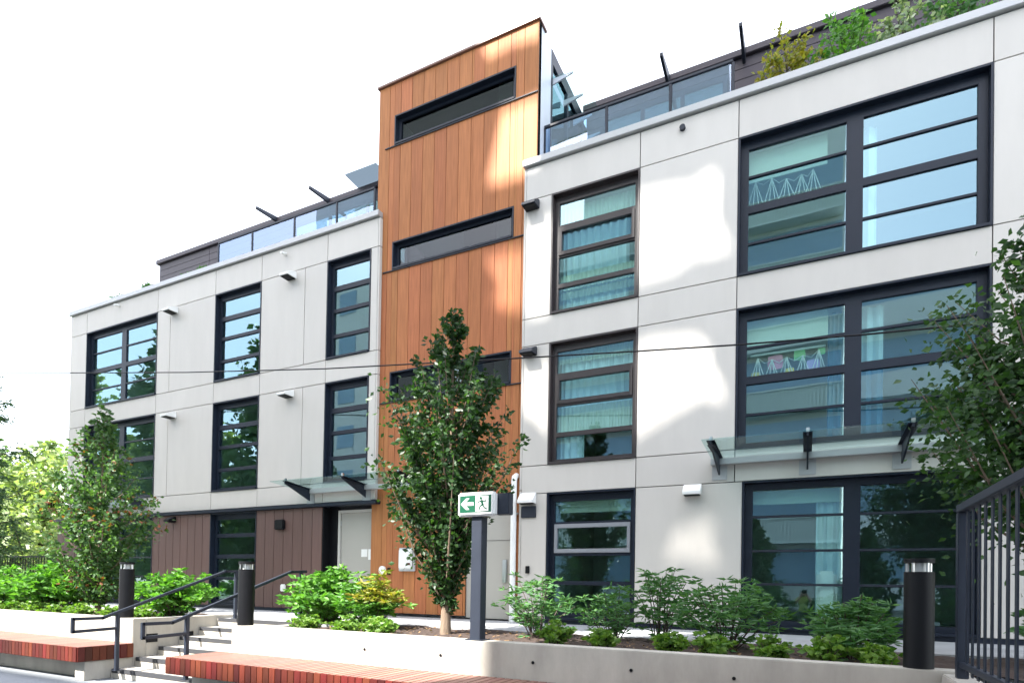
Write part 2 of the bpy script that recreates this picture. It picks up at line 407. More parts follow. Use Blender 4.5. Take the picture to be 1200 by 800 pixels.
# right wing, narrow column and big column
w3 = narrow(-4.05, -2.495, 8.28, 6.16, FRAME_W, FRAME_W, True)
dress(w3, 'curtain', -3.95, -2.75, 6.2, 7.72)
for a, b in ((7.74, 8.14), (6.66, 6.93), (6.5, 6.63)): dress(w3, 'rib_reflection', -3.96, -2.58, a, b)
w2 = narrow(-4.05, -2.495, 5.67, 3.54, FRAME_W, FRAME_W, True)
dress(w2, 'curtain', -3.95, -2.6, 4.6, 5.4); dress(w2, 'curtain', -3.95, -3.5, 3.6, 4.6)
for a, b in ((5.36, 5.60), (4.10, 4.58)): dress(w2, 'rib_reflection', -3.96, -2.58, a, b)
w1 = narrow(-4.05, -2.495, 3.05, .86, FRAME, SILVER, True, True)
dress(w1, 'blind', -3.9, -2.62, 2.72, 2.92)
b3, c3 = wide(-.984, 2.104, 8.28, 6.16); dress(b3, 'blind', -.86, .22, 7.70, 8.15)
b2, c2 = wide(-.984, 2.104, 5.67, 3.54); dress(b2, 'blind', -.86, .25, 5.12, 5.55)
dress(b2, 'blue', .25, .46, 3.6, 5.5); dress(b2, 'blue', .67, .95, 3.6, 4.6); dress(b2, 'curtain', .67, .95, 4.6, 5.5)
dress(b3, 'curtain', .67, .85, 6.2, 8.1)
b1, c1 = wide(-.872, 2.004, 3.05, .86, True); dress(b1, 'blind', -.8, .5, 2.72, 2.95); dress(b1, 'curtain', .12, .46, 1.0, 2.9)
# paper snowflake streamers hung in the two upper big windows
def streamers(win, x0, x1, z0, z1, seed):
    rr = random.Random(seed); mb = MB(); n = 5
    for k in range(n):
        xa = x0+(x1-x0)*k/n; xb = x0+(x1-x0)*(k+1)/n; xm = (xa+xb)/2+rr.uniform(-.03, .03)
        zt = z1 + rr.uniform(-.05, .03)
        for dx in (-.09, -.03, .04, .09):
            mb.tube([(xm, 9.72, zt), (xm+dx*1.1, 9.72, z0+rr.uniform(0, .05))], .006, 4)
        if k: mb.tube([(px, 9.72, pz), ((px+xm)/2, 9.72, (pz+zt)/2-.07), (xm, 9.72, zt)], .005, 4)
        px, pz = xm, zt
    mb.build('paper_streamer', PAPER, win)
streamers(b3, -.83, .15, 7.31, 7.66, 1); streamers(b2, -.83, .25, 4.60, 4.93, 2)
for x, z, rr_, mm in ((-.45, 4.86, .11, 'pink'), (-.72, 4.68, .07, 'yellow'), (-.12, 4.92, .08, 'green'), (.06, 4.74, .09, 'lilac'), (.17, 4.93, .05, 'green'), (-.25, 4.69, .06, 'yellow')):
    cm = bpy.data.materials.get(mm+'_paper') or mat(mm+'_paper', {'pink': (.75, .25, .38), 'yellow': (.8, .6, .1), 'green': (.25, .6, .25), 'lilac': (.5, .35, .7)}[mm], rough=.8)
    MB().prism([(x+rr_*math.cos(t*.7854)*(1+.25*(t % 2)), z+rr_*math.sin(t*.7854)*(1+.25*(t % 2))) for t in range(8)], 'y', 9.735, 9.738).build('paper_cutout', cm, b2)
MB().box(-.80, .22, 9.73, 9.734, 4.99, 5.02).build('paper_strip', PAPER, b2)
# left wing
for zt, zb in ((8.28, 6.16), (5.67, 3.54)):
    wide(-18.09, -14.95, zt, zb)
    narrow(-12.76, -11.2, zt, zb, FRAME, None, False); narrow(-9.22, -8.04, zt, zb, FRAME, None, False)
wide(-18.09, -14.95, 3.03, .86, True); narrow(-12.76, -11.2, 3.03, .86, FRAME, None, False, True)
# --- things standing just inside the ground floor window
MB().box(.13, .40, 9.66, 9.79, .95, 1.72).build('cabinet', WHITE, B, bevel=.05)

# --- recessed entrance door in the left wing
MB().box(-9.22, -9.19, 9.51, 9.80, .80, 3.03).box(-9.19, -8.99, 9.72, 9.80, .80, 3.03).build('dark_cladding', BLACK, B)
DTRIM = mat('door_trim_paint', (.50, .485, .45), rough=.5)
d = MB().box(-8.96, -8.90, 9.70, 9.80, .80, 2.97).box(-8.90, -7.80, 9.70, 9.80, 2.91, 2.97).build('door_frame', DTRIM, B, bevel=.003)
dr = MB().box(-8.895, -7.82, 9.735, 9.785, .81, 2.905).build('door', GREYDOOR, B, bevel=.003)
MB().box(-8.34, -8.18, 9.731, 9.734, 1.98, 2.14).build('notice', PAPER, dr)
MB().box(-8.155, -8.04, 9.731, 9.734, 1.92, 2.14).build('notice', PAPER, dr)
for z in (1.1, 1.9, 2.7): piece('hinge', STEEL, dr, -8.91, -8.885, 9.715, 9.735, z-.05, z+.05, .002)
core.box(-9.3, -7.7, 9.81, 9.9, .79, 3.1); core.box(-7.88, -7.84, 9.6, 9.8, .79, 3.1)

# --- orange stair tower
TY = 9.58; TX0, TX1 = -7.97, -4.386; TZ = 11.57
nb = 13; bw = (TX1-TX0)/nb
tz = [(10.30, 10.91), (7.76, 8.33), (5.09, 5.69)]; wx0, wx1 = -7.57, -4.83
def tower_pieces(x0, x1):
    out = []; z = .85
    cuts = []
    if x0 < wx1 and x1 > wx0: cuts += tz
    if x1 > -5.72 and x0 < -4.79: cuts.append((.85, 3.0))
    for a, b in sorted([c for c in cuts if c]):
        if a > z: out.append((z, a))
        z = max(z, b)
    out.append((z, TZ)); return out
xs = [TX0+k*bw for k in range(nb+1)]
edges = sorted(set([round(x, 4) for x in xs] + [wx0, wx1, -5.72, -4.79]))
for x0, x1 in zip(edges[:-1], edges[1:]):
    isj0 = any(abs(x0-x) < 1e-3 for x in xs); isj1 = any(abs(x1-x) < 1e-3 for x in xs)
    if x1-x0 < .012: continue
    for z0, z1 in tower_pieces(x0+.001, x1-.001):
        # long boards are butted at the window head and sill lines
        segs = [z0] + [c for c in (5.06, 7.73) if z0+.3 < c < z1-.3] + [z1]
        for a, b in zip(segs[:-1], segs[1:]):
            piece('orange_board', ORANGE, B, x0+(.0035 if isj0 else .0005), x1-(.0035 if isj1 else .0005), TY, TY+.028, a+.002, b-.002, .003)
        core.box(x0, x1, TY+.030, TY+.12, z0, z1)
for (zb, zt) in tz:
    win = reveal(wx0, wx1, zb, zt, FRAME, TY, .16).build('window', FRAME, B)
    f = MB(); bars(f, wx0+.028, wx1-.028, zb+.038, zt-.028, TY+.09, TY+.15, [(wx0+.028, wx0+.10), (wx1-.10, wx1-.028)], [(zb+.038, zb+.09), (zt-.09, zt-.028)])
    f.build('frame', FRAME, win, bevel=.004)
    MB().box(wx0+.095, wx1-.095, TY+.12, TY+.128, zb+.085, zt-.085).build('pane', GLASS_D, win)
    MB().box(-5.37, -5.08, TY+.35, TY+.36, zb, zt+.2).build('blind', BLIND, win)
    MB().box(wx0-.22, TX1, TY-.022, TY-.003, zb-.030, zb-.012).build('sill_flashing', NAVY, B)
MB().box(TX0-.03, TX1+.03, TY-.04, TY+.3, TZ+.002, TZ+.05).build('roof_coping', mat('brown_coping', (.16, .075, .05), rough=.4), B, bevel=.005)
# tower flank, seen over the roof of the right wing
for k, (ya, yb) in enumerate(((9.615, 10.16),)):
    piece('flank_panel', TOWSIDE, B, TX1-.04, TX1, ya, yb, 9.0, TZ-.01, .003)
fl = MB()
for y in (10.18, 11.0, 11.9): fl.box(TX1-.06, TX1+.0, y, y+.07, 9.0, TZ-.02)
fl.box(TX1-.06, TX1-.001, 10.25, 11.9, 9.0, 9.1).box(TX1-.06, TX1-.001, 10.25, 11.9, 11.30, 11.55)
fw = fl.build('flank_window', FRAME, B)
MB().box(TX1-.045, TX1-.037, 10.25, 11.9, 9.1, 11.30).build('pane', GLASS, fw)
cn = MB()
cn.box(TX1+.0, TX1+.55, 10.22, 11.95, 11.02, 11.04)
cno = cn.build('flank_canopy', GLASS_S, B)
for y in (10.25, 10.8, 11.35, 11.88):
    MB().prism([(TX1+.0, 11.015), (TX1+.40, 11.015), (TX1+.40, 10.99), (TX1+.0, 10.90)], 'y', y-.012, y+.012).build('canopy_bracket', TOWSIDE, cno)
MB().box(TX0, TX0+.04, TY+.03, 13, 9.0, TZ-.01).build('flank_panel', TOWSIDE, B)
MB().box(TX0+.05, TX1-.07, TY+.2, 13, TZ-.15, TZ-.01).box(TX0+.05, TX1-.07, 12.9, 13, .8, TZ-.16).build('tower_shell', CORE, B)
# tower ground floor: service door, pipe and fittings
sd = MB().box(-5.716, -4.79, 9.615, 9.66, 0.82, 2.97).build('service_door', GREYDOOR, B, bevel=.003)
MB().box(-5.716, -4.79, 9.608, 9.612, 2.25, 2.256).build('door_seam', CORE, sd)
MB().box(-4.948, -4.859, 9.58, 9.61, 1.48, 1.9).build('pull_handle', STEEL, sd, bevel=.01)
piece('door_frame', GREYDOOR, B, -5.72, -4.79, 9.60, 9.66, 2.973, 2.998, .002)
pp = MB().tube([(-4.672, 9.46, .79), (-4.672, 9.46, 3.28), (-4.672, 9.48, 3.36), (-4.672, 9.56, 3.40)], .052, 12).build('downpipe', WHITE, B, smooth=True)
for z in (1.4, 2.7): MB().box(-4.73, -4.61, 9.50, 9.58, z, z+.03).build('pipe_clip', STEEL, pp)
ic = MB().box(-7.215, -6.82, 9.52, 9.58, 1.68, 2.14).build('intercom_backplate', STEEL, B, bevel=.01)
MB().box(-7.185, -6.879, 9.46, 9.525, 1.72, 2.11).build('intercom_cover', WHITE, ic, bevel=.02)
MB().box(-6.978, -6.899, 9.455, 9.46, 1.8, 1.84).build('call_button', RED, ic)
MB().tube([(-7.648, 9.58, 1.70), (-7.648, 9.55, 1.70)], .085, 20).build('alarm_bell', WHITE, B, smooth=True)
MB().box(-7.52, -7.451, 9.55, 9.58, 1.61, 1.75).build('key_switch', BLACK, B, bevel=.005)
lv = MB().box(-7.008, -6.741, 9.56, 9.58, 2.6, 2.82).build('vent_louver', BLACK, B)
for k in range(5): piece('slat', BLACK, lv, -7.0, -6.75, 9.545, 9.56, 2.62+k*.04, 2.64+k*.04, .002)

# --- vent hoods, lamps and spouts on the panels
def hood(x, z, m, wd=.30, h=.20, dp=.17, y=Y0):
    o = MB().prism([(y, z+h/2), (y-.04, z+h/2), (y-dp, z-h/2+.05), (y-dp, z-h/2), (y, z-h/2)], 'x', x-wd/2, x+wd/2).build('vent_hood', m, B, bevel=.006)
    MB().box(x-wd/2+.02, x+wd/2-.02, y-dp+.02, y-.02, z-h/2-.012, z-h/2-.001).build('grille', BLACK, o)
for x, z in ((-14.27, 8.17), (-10.24, 8.17), (-14.24, 5.54), (-10.24, 5.56)): hood(x, z, WHITE, .26, .15, .26)
hood(-4.40, 2.97, WHITE, .30, .19, .16); hood(-1.59, 2.96, WHITE, .27, .17, .16)
hood(-4.41, 8.16, NAVY, .26, .15, .22); hood(-4.41, 5.56, NAVY, .26, .15, .22)
MB().box(-4.53, -4.25, 9.47, 9.50, 2.63, 2.83).build('vent_louver', NAVY, B, bevel=.004)
hood(-14.12, 2.93, BLACK, .20, .13, .2); 
bl = MB().box(-10.56, -10.28, 9.42, 9.50, 2.58, 2.80).build('wall_lamp', BLACK, B, bevel=.02)
MB().box(-10.36, -10.22, 9.44, 9.50, 1.22, 1.38).build('outlet_cover', WHITE, B, bevel=.02)
MB().box(-4.43, -4.36, 9.47, 9.50, 1.65, 1.78).build('switch_box', BLACK, B, bevel=.004)
MB().tube([(-1.82, 9.50, 8.70), (-1.82, 9.45, 8.70)], .045, 14).build('round_vent', NAVY, B, smooth=True)
for x, z in ((-10.46, 8.72), (-16.6, 8.76)): MB().tube([(x, 9.5, z), (x, 9.36, z-.03)], .03, 10).build('overflow_spout', WHITE, B, smooth=True)

# --- glass canopies on steel fins
def canopy(x0, x1, fins, zw, yo, beam):
    o = MB().prism([(9.47, zw), (yo, zw+.06), (yo, zw+.074), (9.47, zw+.014)], 'x', x0, x1).build('glass_canopy', GLASS_S, B)
    MB().box(beam[0], beam[1], 9.40, 9.495, zw-.11, zw-.015).build('canopy_beam', COPING, o, bevel=.005)
    for x in fins:
        MB().prism([(9.46, zw-.02), (yo+.02, zw+.045), (yo+.02, zw+.005), (9.46, zw-.26)], 'x', x-.012, x+.012).build('bracket', NAVY, o)
        MB().box(x-.05, x+.05, yo+.04, 9.46, zw-.004, zw-.0015).prism([(9.46, zw-.018), (yo+.02, zw+.046), (yo+.02, zw+.056), (9.46, zw-.006)], 'x', x-.055, x+.055).build('bracket_flange', FRAME, o)
        MB().box(x-.11, x+.11, 9.485, 9.497, zw-.33, zw-.115).build('wall_plate', COPING, o, bevel=.003)
        MB().box(x-.02, x+.02, yo+.02, yo+.06, zw+.05, zw+.11).build('glass_clamp', STEEL, o)
canopy(-1.32, 2.3, (-1.20, 0.0, 1.14, 2.2), 3.42, 8.5, (-1.32, 2.3))
canopy(-9.95, -6.6, (-9.55, -8.03, -6.7), 3.43, 8.75, (-9.5, -6.6))
canopy(-17.5, -15.1, (-17.2, -15.3), 3.43, 8.9, (-17.4, -15.2))

# --- roof: deck, glass guard rails, penthouse
MB().box(-18.8, -8.3, 9.64, 15, 8.6, 8.75).box(-4.4, XR, 9.64, 15, 8.6, 8.75).build('roof_deck', DECK, B)
def guard(posts, z0=8.98, z1=9.85):
    g = MB().box(posts[0], posts[-1], 9.86, 9.91, z1-.045, z1).build('guard_rail', NAVY, B, bevel=.004)
    for x in posts: piece('post', NAVY, g, x-.022, x+.022, 9.865, 9.905, z0-.2, z1-.047, .003)
    for a, b in zip(posts[:-1], posts[1:]): piece('glass_panel', GLASS_R, g, a+.03, b-.03, 9.88, 9.89, z0-.15, z1-.06, 0)
guard([-4.38, -3.20, -2.10, -1.12]); guard([-13.2, -12.0, -10.62, -9.35, -8.3])
def penthouse(x0, x1, y0, z1, boards_from, boards_to):
    MB().box(x0, x1, y0+.04, y0+4, 8.75, z1-.13).build('penthouse_wall', SIDING, B)
    MB().box(x0-.05, x1, y0-.07, y0+4, z1-.13, z1).build('penthouse_fascia', SIDING, B, bevel=.01)
    n = 13; h = (z1-.13-8.95)/n
    xx = boards_from
    while xx < boards_to-.1:
        xe = min(xx+2.4, boards_to)
        for k in range(n): piece('siding_board', SIDING, B, xx+.003, xe-.003, y0, y0+.035, 8.95+k*h, 8.95+(k+1)*h-.008, .004)
        xx = xe
penthouse(-4.35, XR, 12.0, 11.76, -4.3, XR)
penthouse(-18.9, -8.4, 12.0, 11.74, -18.85, -8.5)
# big doors in the penthouse behind the guards
for x0, x1 in ((-3.9, -1.5), (-12.8, -9.0)):
    f = MB()
    for k in range(4):
        xa = x0+(x1-x0)*k/3; f.box(xa-.04, xa+.04, 11.93, 11.995, 8.8, 11.35)
    f.box(x0, x1, 11.935, 11.99, 11.25, 11.35); o = f.build('penthouse_window', FRAME, B)
    for k in range(3):
        xa = x0+(x1-x0)*k/3; xb = x0+(x1-x0)*(k+1)/3
        piece('pane', GLASS, o, xa+.04, xb-.04, 11.95, 11.96, 8.82, 11.25, 0)
# fins of the penthouse canopies rising over the roof edge
for x in (-2.58, -1.16, -13.55, -11.60): MB().prism([(12.0, 11.50 if x > -5 else 11.62), (11.25, 11.585), (11.25, 11.65), (12.0, 11.76)], 'x', x-.028, x+.028).build('roof_fin', NAVY, B)
MB().prism([(12.0, 11.74), (11.45, 11.77), (11.45, 11.79), (12.0, 11.76)], 'x', -10.6, -9.6).build('roof_canopy', GLASS_GREY, B)
MB().box(-1.0, 5.0, 9.84, 10.5, 8.75, 9.10).build('roof_planter', NAVY, B, bevel=.01)
MB().box(-18.0, -13.3, 9.84, 10.4, 8.75, 9.09).build('roof_planter', NAVY, B, bevel=.01)

# --- shell: floor slabs, party walls, back wall
sh = MB()
for z in (3.15, 5.78, 8.4): sh.box(-18.8, -8.3, 9.66, 13, z, z+.22).box(-4.4, XR, 9.66, 13, z, z+.22)
for x in (-18.8, -14.7, -10.5, -4.45, -1.8, 2.6): sh.box(x, x+.1, 9.66, 13, .8, 8.38)
sh.box(-18.8, -8.3, 12.95, 13.05, .8, 8.38).box(-4.4, XR, 12.95, 13.05, .8, 8.38)
sh.box(XR-.1, XR, 9.66, 13, .8, 8.38).box(-8.3, -8.2, 10, 13, .8, 8.38)
sh.build('interior_shell', ROOM, B)
core.build('backing_wall', CORE, B)

# ================================================================== PLANTER WALLS, BENCHES, STREET FURNITURE
def tiehole(o, pts):
    for x, z in pts:
        MB().tube([(x, 5.4585, z), (x, 5.4525, z)], .016, 10).build('tie_hole', BLACK, o)
pw = root('planter_wall', 'long cast concrete planter wall right of the steps', 'planter wall', (-3, 5.56, 0))
MB().box(-6.86, 1.10, 5.46, 5.66, 0, .84).build('wall', CONC, pw, bevel=.008)
MB().box(-6.86, -6.66, 5.662, 6.86, 0, .80).build('return_wall', CONC, pw, bevel=.008)
tiehole(pw, [(-4.6, .66), (-3.55, .66), (-2.45, .66), (-1.45, .66), (-.55, .66), (.4, .66)])
pl = root('planter_wall', 'cast concrete planter wall left of the steps behind the shorter visible bench', 'planter wall', (-12, 5.56, 0))
MB().box(-24, -9.0, 5.46, 5.66, 0, .84).build('wall', CONC, pl, bevel=.008)
MB().box(-9.2, -9.0, 5.662, 7.2, 0, .84).build('return_wall', CONC, pl, bevel=.008)
MB().box(-9.22, -8.99, 4.80, 5.455, 0, .27).build('plinth', CONC, pl, bevel=.006)
for y in (5.75, 6.35): MB().box(-9.0, -8.992, y-.09, y+.09, .47, .60).build('step_light', BLACK, pl, bevel=.004)
sw = MB().box(.92, 1.10, .8, 5.455, 0, .82).build('side_wall', CONC, None, bevel=.008)
tag(sw, 'low concrete wall carrying the dark picket fence at the right edge', 'low wall')

rs_ = np.random.RandomState(77); n_ = 900
lx = np.where(rs_.uniform(0, 1, n_) < .7, rs_.uniform(-6.2, 1, n_), rs_.uniform(-15, -9.3, n_))
lc = np.stack([lx, rs_.uniform(5.7, 7.5, n_), np.full(n_, .795)], 1)
la = rs_.uniform(0, 6.28, n_); ls = rs_.uniform(.015, .045, n_)
dv = np.stack([np.cos(la), np.sin(la), rs_.uniform(-.2, .5, n_)], 1)*ls[:, None]; sv = np.stack([-np.sin(la), np.cos(la), rs_.uniform(-.2, .2, n_)], 1)*ls[:, None]*.45
lv = np.stack([lc-dv, lc+sv, lc+dv, lc-sv], 1).reshape(-1, 3); li = np.arange(n_)*4
LITTER = leafmat('dead_leaf', (.10, .055, .025), (.22, .14, .07), .1)
tag(mesh_np('leaf_litter', lv, np.stack([li, li+1, li+2, li+3], 1), LITTER, None, (0, 0, 0)), kind='stuff')

def bench(label, x0, x1):
    o = root('bench', label, 'bench', ((x0+x1)/2, 5.06, 0), 'redwood benches along the planter walls')
    bwid = .0935; n = int(round((x1-x0)/bwid)); bwid = (x1-x0)/n
    for k in range(n):
        a = x0+k*bwid
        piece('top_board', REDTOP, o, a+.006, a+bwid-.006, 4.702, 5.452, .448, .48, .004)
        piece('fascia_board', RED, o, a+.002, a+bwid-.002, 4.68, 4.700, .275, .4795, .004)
    for xe in ((x0-.018, x0-.001) if x0 > -8 else (x1+.001, x1+.019),):
        for j in range(8):
            ya = 4.69+j*.095
            piece('end_board', RED, o, xe[0], xe[1], ya+.002, ya+.093, .275, .4785, .003)
    MB().box(x0+.05, x1-.05, 5.0, 5.44, 0, .27).box(x0+.02, x1-.02, 4.72, 5.44, .40, .444).build('plinth', CONC, o, bevel=.005)
bench('long redwood slatted bench below the planter wall right of the steps', -7.05, .9)
bench('redwood slatted bench below the planter wall left of the steps', -17.4, -8.97)

def bollard(label, x, y):
    o = root('bollard_light', label, 'bollard', (x, y, .84), 'black bollard lights on the planter walls')
    r = .102
    MB().tube([(x, y, .84), (x, y, 1.585)], r, 32).build('body', BLACK, o, bevel=0, smooth=True)
    MB().tube([(x, y, 1.585), (x, y, 1.655)], .05, 16).build('lens', SIGNW, o, smooth=True)
    for k in range(5):
        t = 2*math.pi*k/5+.3
        MB().tube([(x+.08*math.cos(t), y+.08*math.sin(t), 1.585), (x+.08*math.cos(t), y+.08*math.sin(t), 1.655)], .012, 8).build('rod', STEEL, o, smooth=True)
    MB().tube([(x, y, 1.655), (x, y, 1.69)], r, 32).build('cap', BLACK, o, smooth=True)
bollard('black bollard light on the planter wall beside the picket fence', .79, 5.57)
bollard('black bollard light at the corner of the wall right of the steps', -6.73, 5.57)
bollard('black bollard light left of the steps beside the small leafy tree', -9.36, 5.57)

def handrail(label, x):
    o = root('handrail', label, 'handrail', (x, 6, .4), 'dark handrails of the steps')
    MB().bar([(x, 5.07, .735), (x, 4.50, .715), (x, 4.50, .885), (x, 4.87, .885), (x, 6.80, 1.585), (x, 7.10, 1.60)], .045, .04).build('rail', NAVY, o, bevel=.006)
    piece('post', NAVY, o, x-.024, x+.024, 5.05, 5.098, .13, .95, .004)
    piece('base_plate', NAVY, o, x-.05, x+.05, 5.03, 5.125, .138, .147, .003); piece('base_plate', NAVY, o, x-.05, x+.05, 6.955, 7.05, .79, .80, .003)
    piece('post', NAVY, o, x-.024, x+.024, 6.98, 7.028, .79, 1.585, .004)
handrail('dark steel handrail on the left side of the steps', -8.72)
handrail('dark steel handrail on the right side of the steps', -7.22)

# --- exit sign on its post
sg = root('exit_sign', 'green running man exit sign box on a dark steel post', 'exit sign', (-3.18, 5.57, .84))
MB().box(-3.215, -3.09, 5.50, 5.625, .84, 2.155).build('post', NAVY, sg, bevel=.004)
MB().box(-3.365, -2.925, 5.45, 5.55, 2.157, 2.41).build('housing', SIGNW, sg, bevel=.018)
MB().box(-2.96, -2.80, 5.551, 5.66, 2.175, 2.40).build('junction_box', NAVY, sg, bevel=.006)
MB().box(-3.26, -3.045, 5.47, 5.65, .841, .851).build('base_plate', NAVY, sg, bevel=.002)
yS = 5.447
MB().box(-3.335, -2.955, yS, yS+.004, 2.195, 2.375).build('face', GREEN, sg)
MB().box(-3.14, -2.985, yS-.003, yS-.0005, 2.205, 2.365).build('pictogram_field', SIGNW, sg)
arrow = [(-3.45, 2.305), (-3.385, 2.365), (-3.345, 2.365), (-3.39, 2.322), (-3.295, 2.322), (-3.295, 2.288), (-3.39, 2.288), (-3.345, 2.245), (-3.385, 2.245)]
MB().prism([(x+.13, z-.02) for x, z in arrow], 'y', yS-.003, yS-.0005).build('arrow', SIGNW, sg)
man = MB()
def seg(p, q, wd):
    d = Vector((q[0]-p[0], q[1]-p[1])); d.normalize(); nx, nz = -d.y*wd/2, d.x*wd/2
    man.prism([(p[0]+nx, p[1]+nz), (q[0]+nx, q[1]+nz), (q[0]-nx, q[1]-nz), (p[0]-nx, p[1]-nz)], 'y', yS-.0055, yS-.0032)
mx, mz = -3.063, 2.283
man.prism([(mx-.012+.016*math.cos(t*math.pi/5), mz+.058+.016*math.sin(t*math.pi/5)) for t in range(10)], 'y', yS-.0055, yS-.0032)
seg((mx-.006, mz+.038), (mx+.012, mz-.012), .026); seg((mx-.008, mz+.032), (mx-.045, mz+.015), .011); seg((mx-.045, mz+.015), (mx-.052, mz-.008), .010)
seg((mx+.0, mz+.034), (mx+.035, mz+.018), .011); seg((mx+.035, mz+.018), (mx+.052, mz+.038), .010)
seg((mx+.010, mz-.010), (mx-.025, mz-.028), .014); seg((mx-.025, mz-.028), (mx-.030, mz-.066), .012)
seg((mx+.012, mz-.010), (mx+.030, mz-.042), .014); seg((mx+.030, mz-.042), (mx+.060, mz-.058), .012)
man.build('running_man', GREEN, sg)

# --- picket fence on the right
fn = root('picket_fence', 'dark metal picket fence running towards the viewer at the right edge', 'fence', (1.0, 4, .82))
MB().box(.965, 1.035, 1.0, 5.26, 2.0, 2.06).build('top_rail', NAVY, fn, bevel=.006)
MB().box(.975, 1.025, 1.0, 5.2, .90, .94).build('bottom_rail', NAVY, fn, bevel=.004)
for y in (5.225, 2.9, 1.03): piece('post', NAVY, fn, .965, 1.035, y-.035, y+.035, .82, 1.998, .004)
k = 0; y = 5.09
while y > 1.1:
    if abs(y-2.9) > .06: piece('picket', NAVY, fn, 0.996, 1.004, y-.025, y+.025, .86, 1.998, .002)
    y -= .155
# --- black fence at the far left
ff = root('picket_fence', 'low black metal fence behind the planting at the far left', 'fence', (-20, 9, .79))
MB().box(-26, -17.9, 8.98, 9.02, 2.0, 2.05).build('top_rail', BLACK, ff); MB().box(-26, -17.9, 8.98, 9.02, .92, .96).build('bottom_rail', BLACK, ff)
for k in range(58): piece('picket', BLACK, ff, -25.9+k*.14-.01, -25.9+k*.14+.01, 8.99, 9.01, .80, 1.998, 0)
for x in (-26, -22, -17.93): piece('post', BLACK, ff, x-.035, x+.035, 8.965, 9.035, .79, 2.06, 0)

# --- overhead cable
pts = []
A, Bp = Vector((-30, 8.0, 8.0)), Vector((12, 8.0, 4.0))
for x, z in ((-40, 9.9), (-30, 8.35), (-24, 7.5), (-19.19, 6.83), (-15.79, 6.34), (-11.55, 5.74), (-7.79, 5.26), (-4.02, 4.86), (-2.07, 4.66), (-.83, 4.54), (.56, 4.43), (1.53, 4.37), (4, 4.25), (9, 4.1)): pts.append((x, 8.0, z))
tag(MB().tube(pts, .011, 6).build('overhead_cable', BLACK, None), 'thin dark cable strung in front of the whole facade', 'cable')

# ================================================================== PLANTS
def leaves(centers, normals_up, size, rs, droop=.4, aspect=.55, spread=1.):
    """folded two-quad leaves as one array: returns verts, faces(quads)"""
    n = len(centers)
    d = rs.normal(size=(n, 3)); d[:, 2] = d[:, 2]*.5 - droop; d += normals_up*spread
    d /= np.linalg.norm(d, axis=1, keepdims=True)+1e-9
    a = rs.normal(size=(n, 3)); a[:, 2] *= .35
    s = np.cross(d, a); s /= np.linalg.norm(s, axis=1, keepdims=True)+1e-9
    nn = np.cross(s, d)
    L = size*rs.uniform(.65, 1.25, (n, 1)); W = L*aspect*.5
    p0 = centers; p2 = centers + d*L
    m = centers + d*L*.45
    p1 = m + s*W + nn*L*.10; p3 = m - s*W + nn*L*.10
    v = np.stack([p0, p1, p2, p3], 1).reshape(-1, 3)
    i = np.arange(n)*4
    f = np.concatenate([np.stack([i, i+1, i+2], 1), np.stack([i, i+2, i+3], 1)])
    return v, f
def tree(name, label, base, H, prof, nbr, nleaf, lsize, lm, bark, tr, group=None, cat='tree', clear=.12, up=.75, droop=.35, aspect=.6, seed=1, accents=None, lean=0., clump=.13):
    """prof: list of (relative height, radius). Branch sprays fill the profile, leaves cluster along each spray."""
    rs = np.random.RandomState(seed); x, y, z = base
    o = root(name, label, cat, base, group)
    t = MB(); pts = []; 
    for k in range(9):
        h = k/8; pts.append((x+.04*H*.1*math.sin(h*5+seed)+lean*h, y+.03*H*.1*math.cos(h*4+seed), z-.05+h*H*.93))
    t.tube(pts, [tr*(1-.9*k/8)+(.35*tr if k == 0 else 0) for k in range(9)], 10)
    hs = np.array([p[0] for p in prof]); rsd = np.array([p[1] for p in prof])
    cs = []; ns = []
    wts = np.interp(clear+(1-clear)*(np.arange(nbr)+.5)/nbr, hs, rsd)**1.15+.05*rsd.max(); wts = wts/wts.sum()*nleaf
    for b in range(nbr):
        per = max(4, int(wts[b]*rs.uniform(.6, 1.4)))
        h1 = clear + (1-clear)*(b+rs.uniform(0, 1))/nbr
        rad = np.interp(h1, hs, rsd)*rs.uniform(.42, 1.18)
        az = b*2.399 + rs.uniform(-.5, .5)
        h0 = max(clear*.6, h1 - up*rad/H*rs.uniform(.9, 1.6))
        tx = lambda h: np.array([x+.004*H*math.sin(h*5+seed)+lean*h, y+.003*H*math.cos(h*4+seed), z+h*H*.97])
        p0 = tx(h0); tip = tx(h1); tip = tip + np.array([math.cos(az)*rad, math.sin(az)*rad, 0])
        mid = (p0+tip)/2 + np.array([math.cos(az), math.sin(az), -.4])*rad*.12
        t.tube([tuple(p0), tuple(mid), tuple(tip)], [tr*.28*(1-h0)+.004, tr*.16*(1-h0)+.003, .003], 5, False)
        u = rs.beta(1.6, 1.1, per)[:, None]
        c = (1-u)**2*p0 + 2*u*(1-u)*mid + u*u*tip
        sg_ = clump*(.35+.65*rs.uniform(0, 1))*max(rad, .25)
        c = c + rs.normal(size=c.shape)*np.array([sg_, sg_, sg_*.9])*(1.15-u*.55)
        cs.append(c); out = np.tile(np.array([math.cos(az), math.sin(az), .15]), (per, 1)); ns.append(out)
    t.build('trunk', bark, o, smooth=True)
    c = np.concatenate(cs); nn = np.concatenate(ns)
    if accents:
        sel = rs.uniform(0, 1, len(c)) < accents[1]; sel &= (np.sin(c[:, 0]*6)+np.sin(c[:, 2]*5+1)) > .2
        v, f = leaves(c[sel], nn[sel]*.5, lsize, rs, droop, aspect); mesh_np('accent_foliage', v, f, accents[0], o, base)
        c, nn = c[~sel], nn[~sel]
    v, f = leaves(c, nn*.5, lsize, rs, droop, aspect)
    mesh_np('crown', v, f, lm, o, base)
    return o
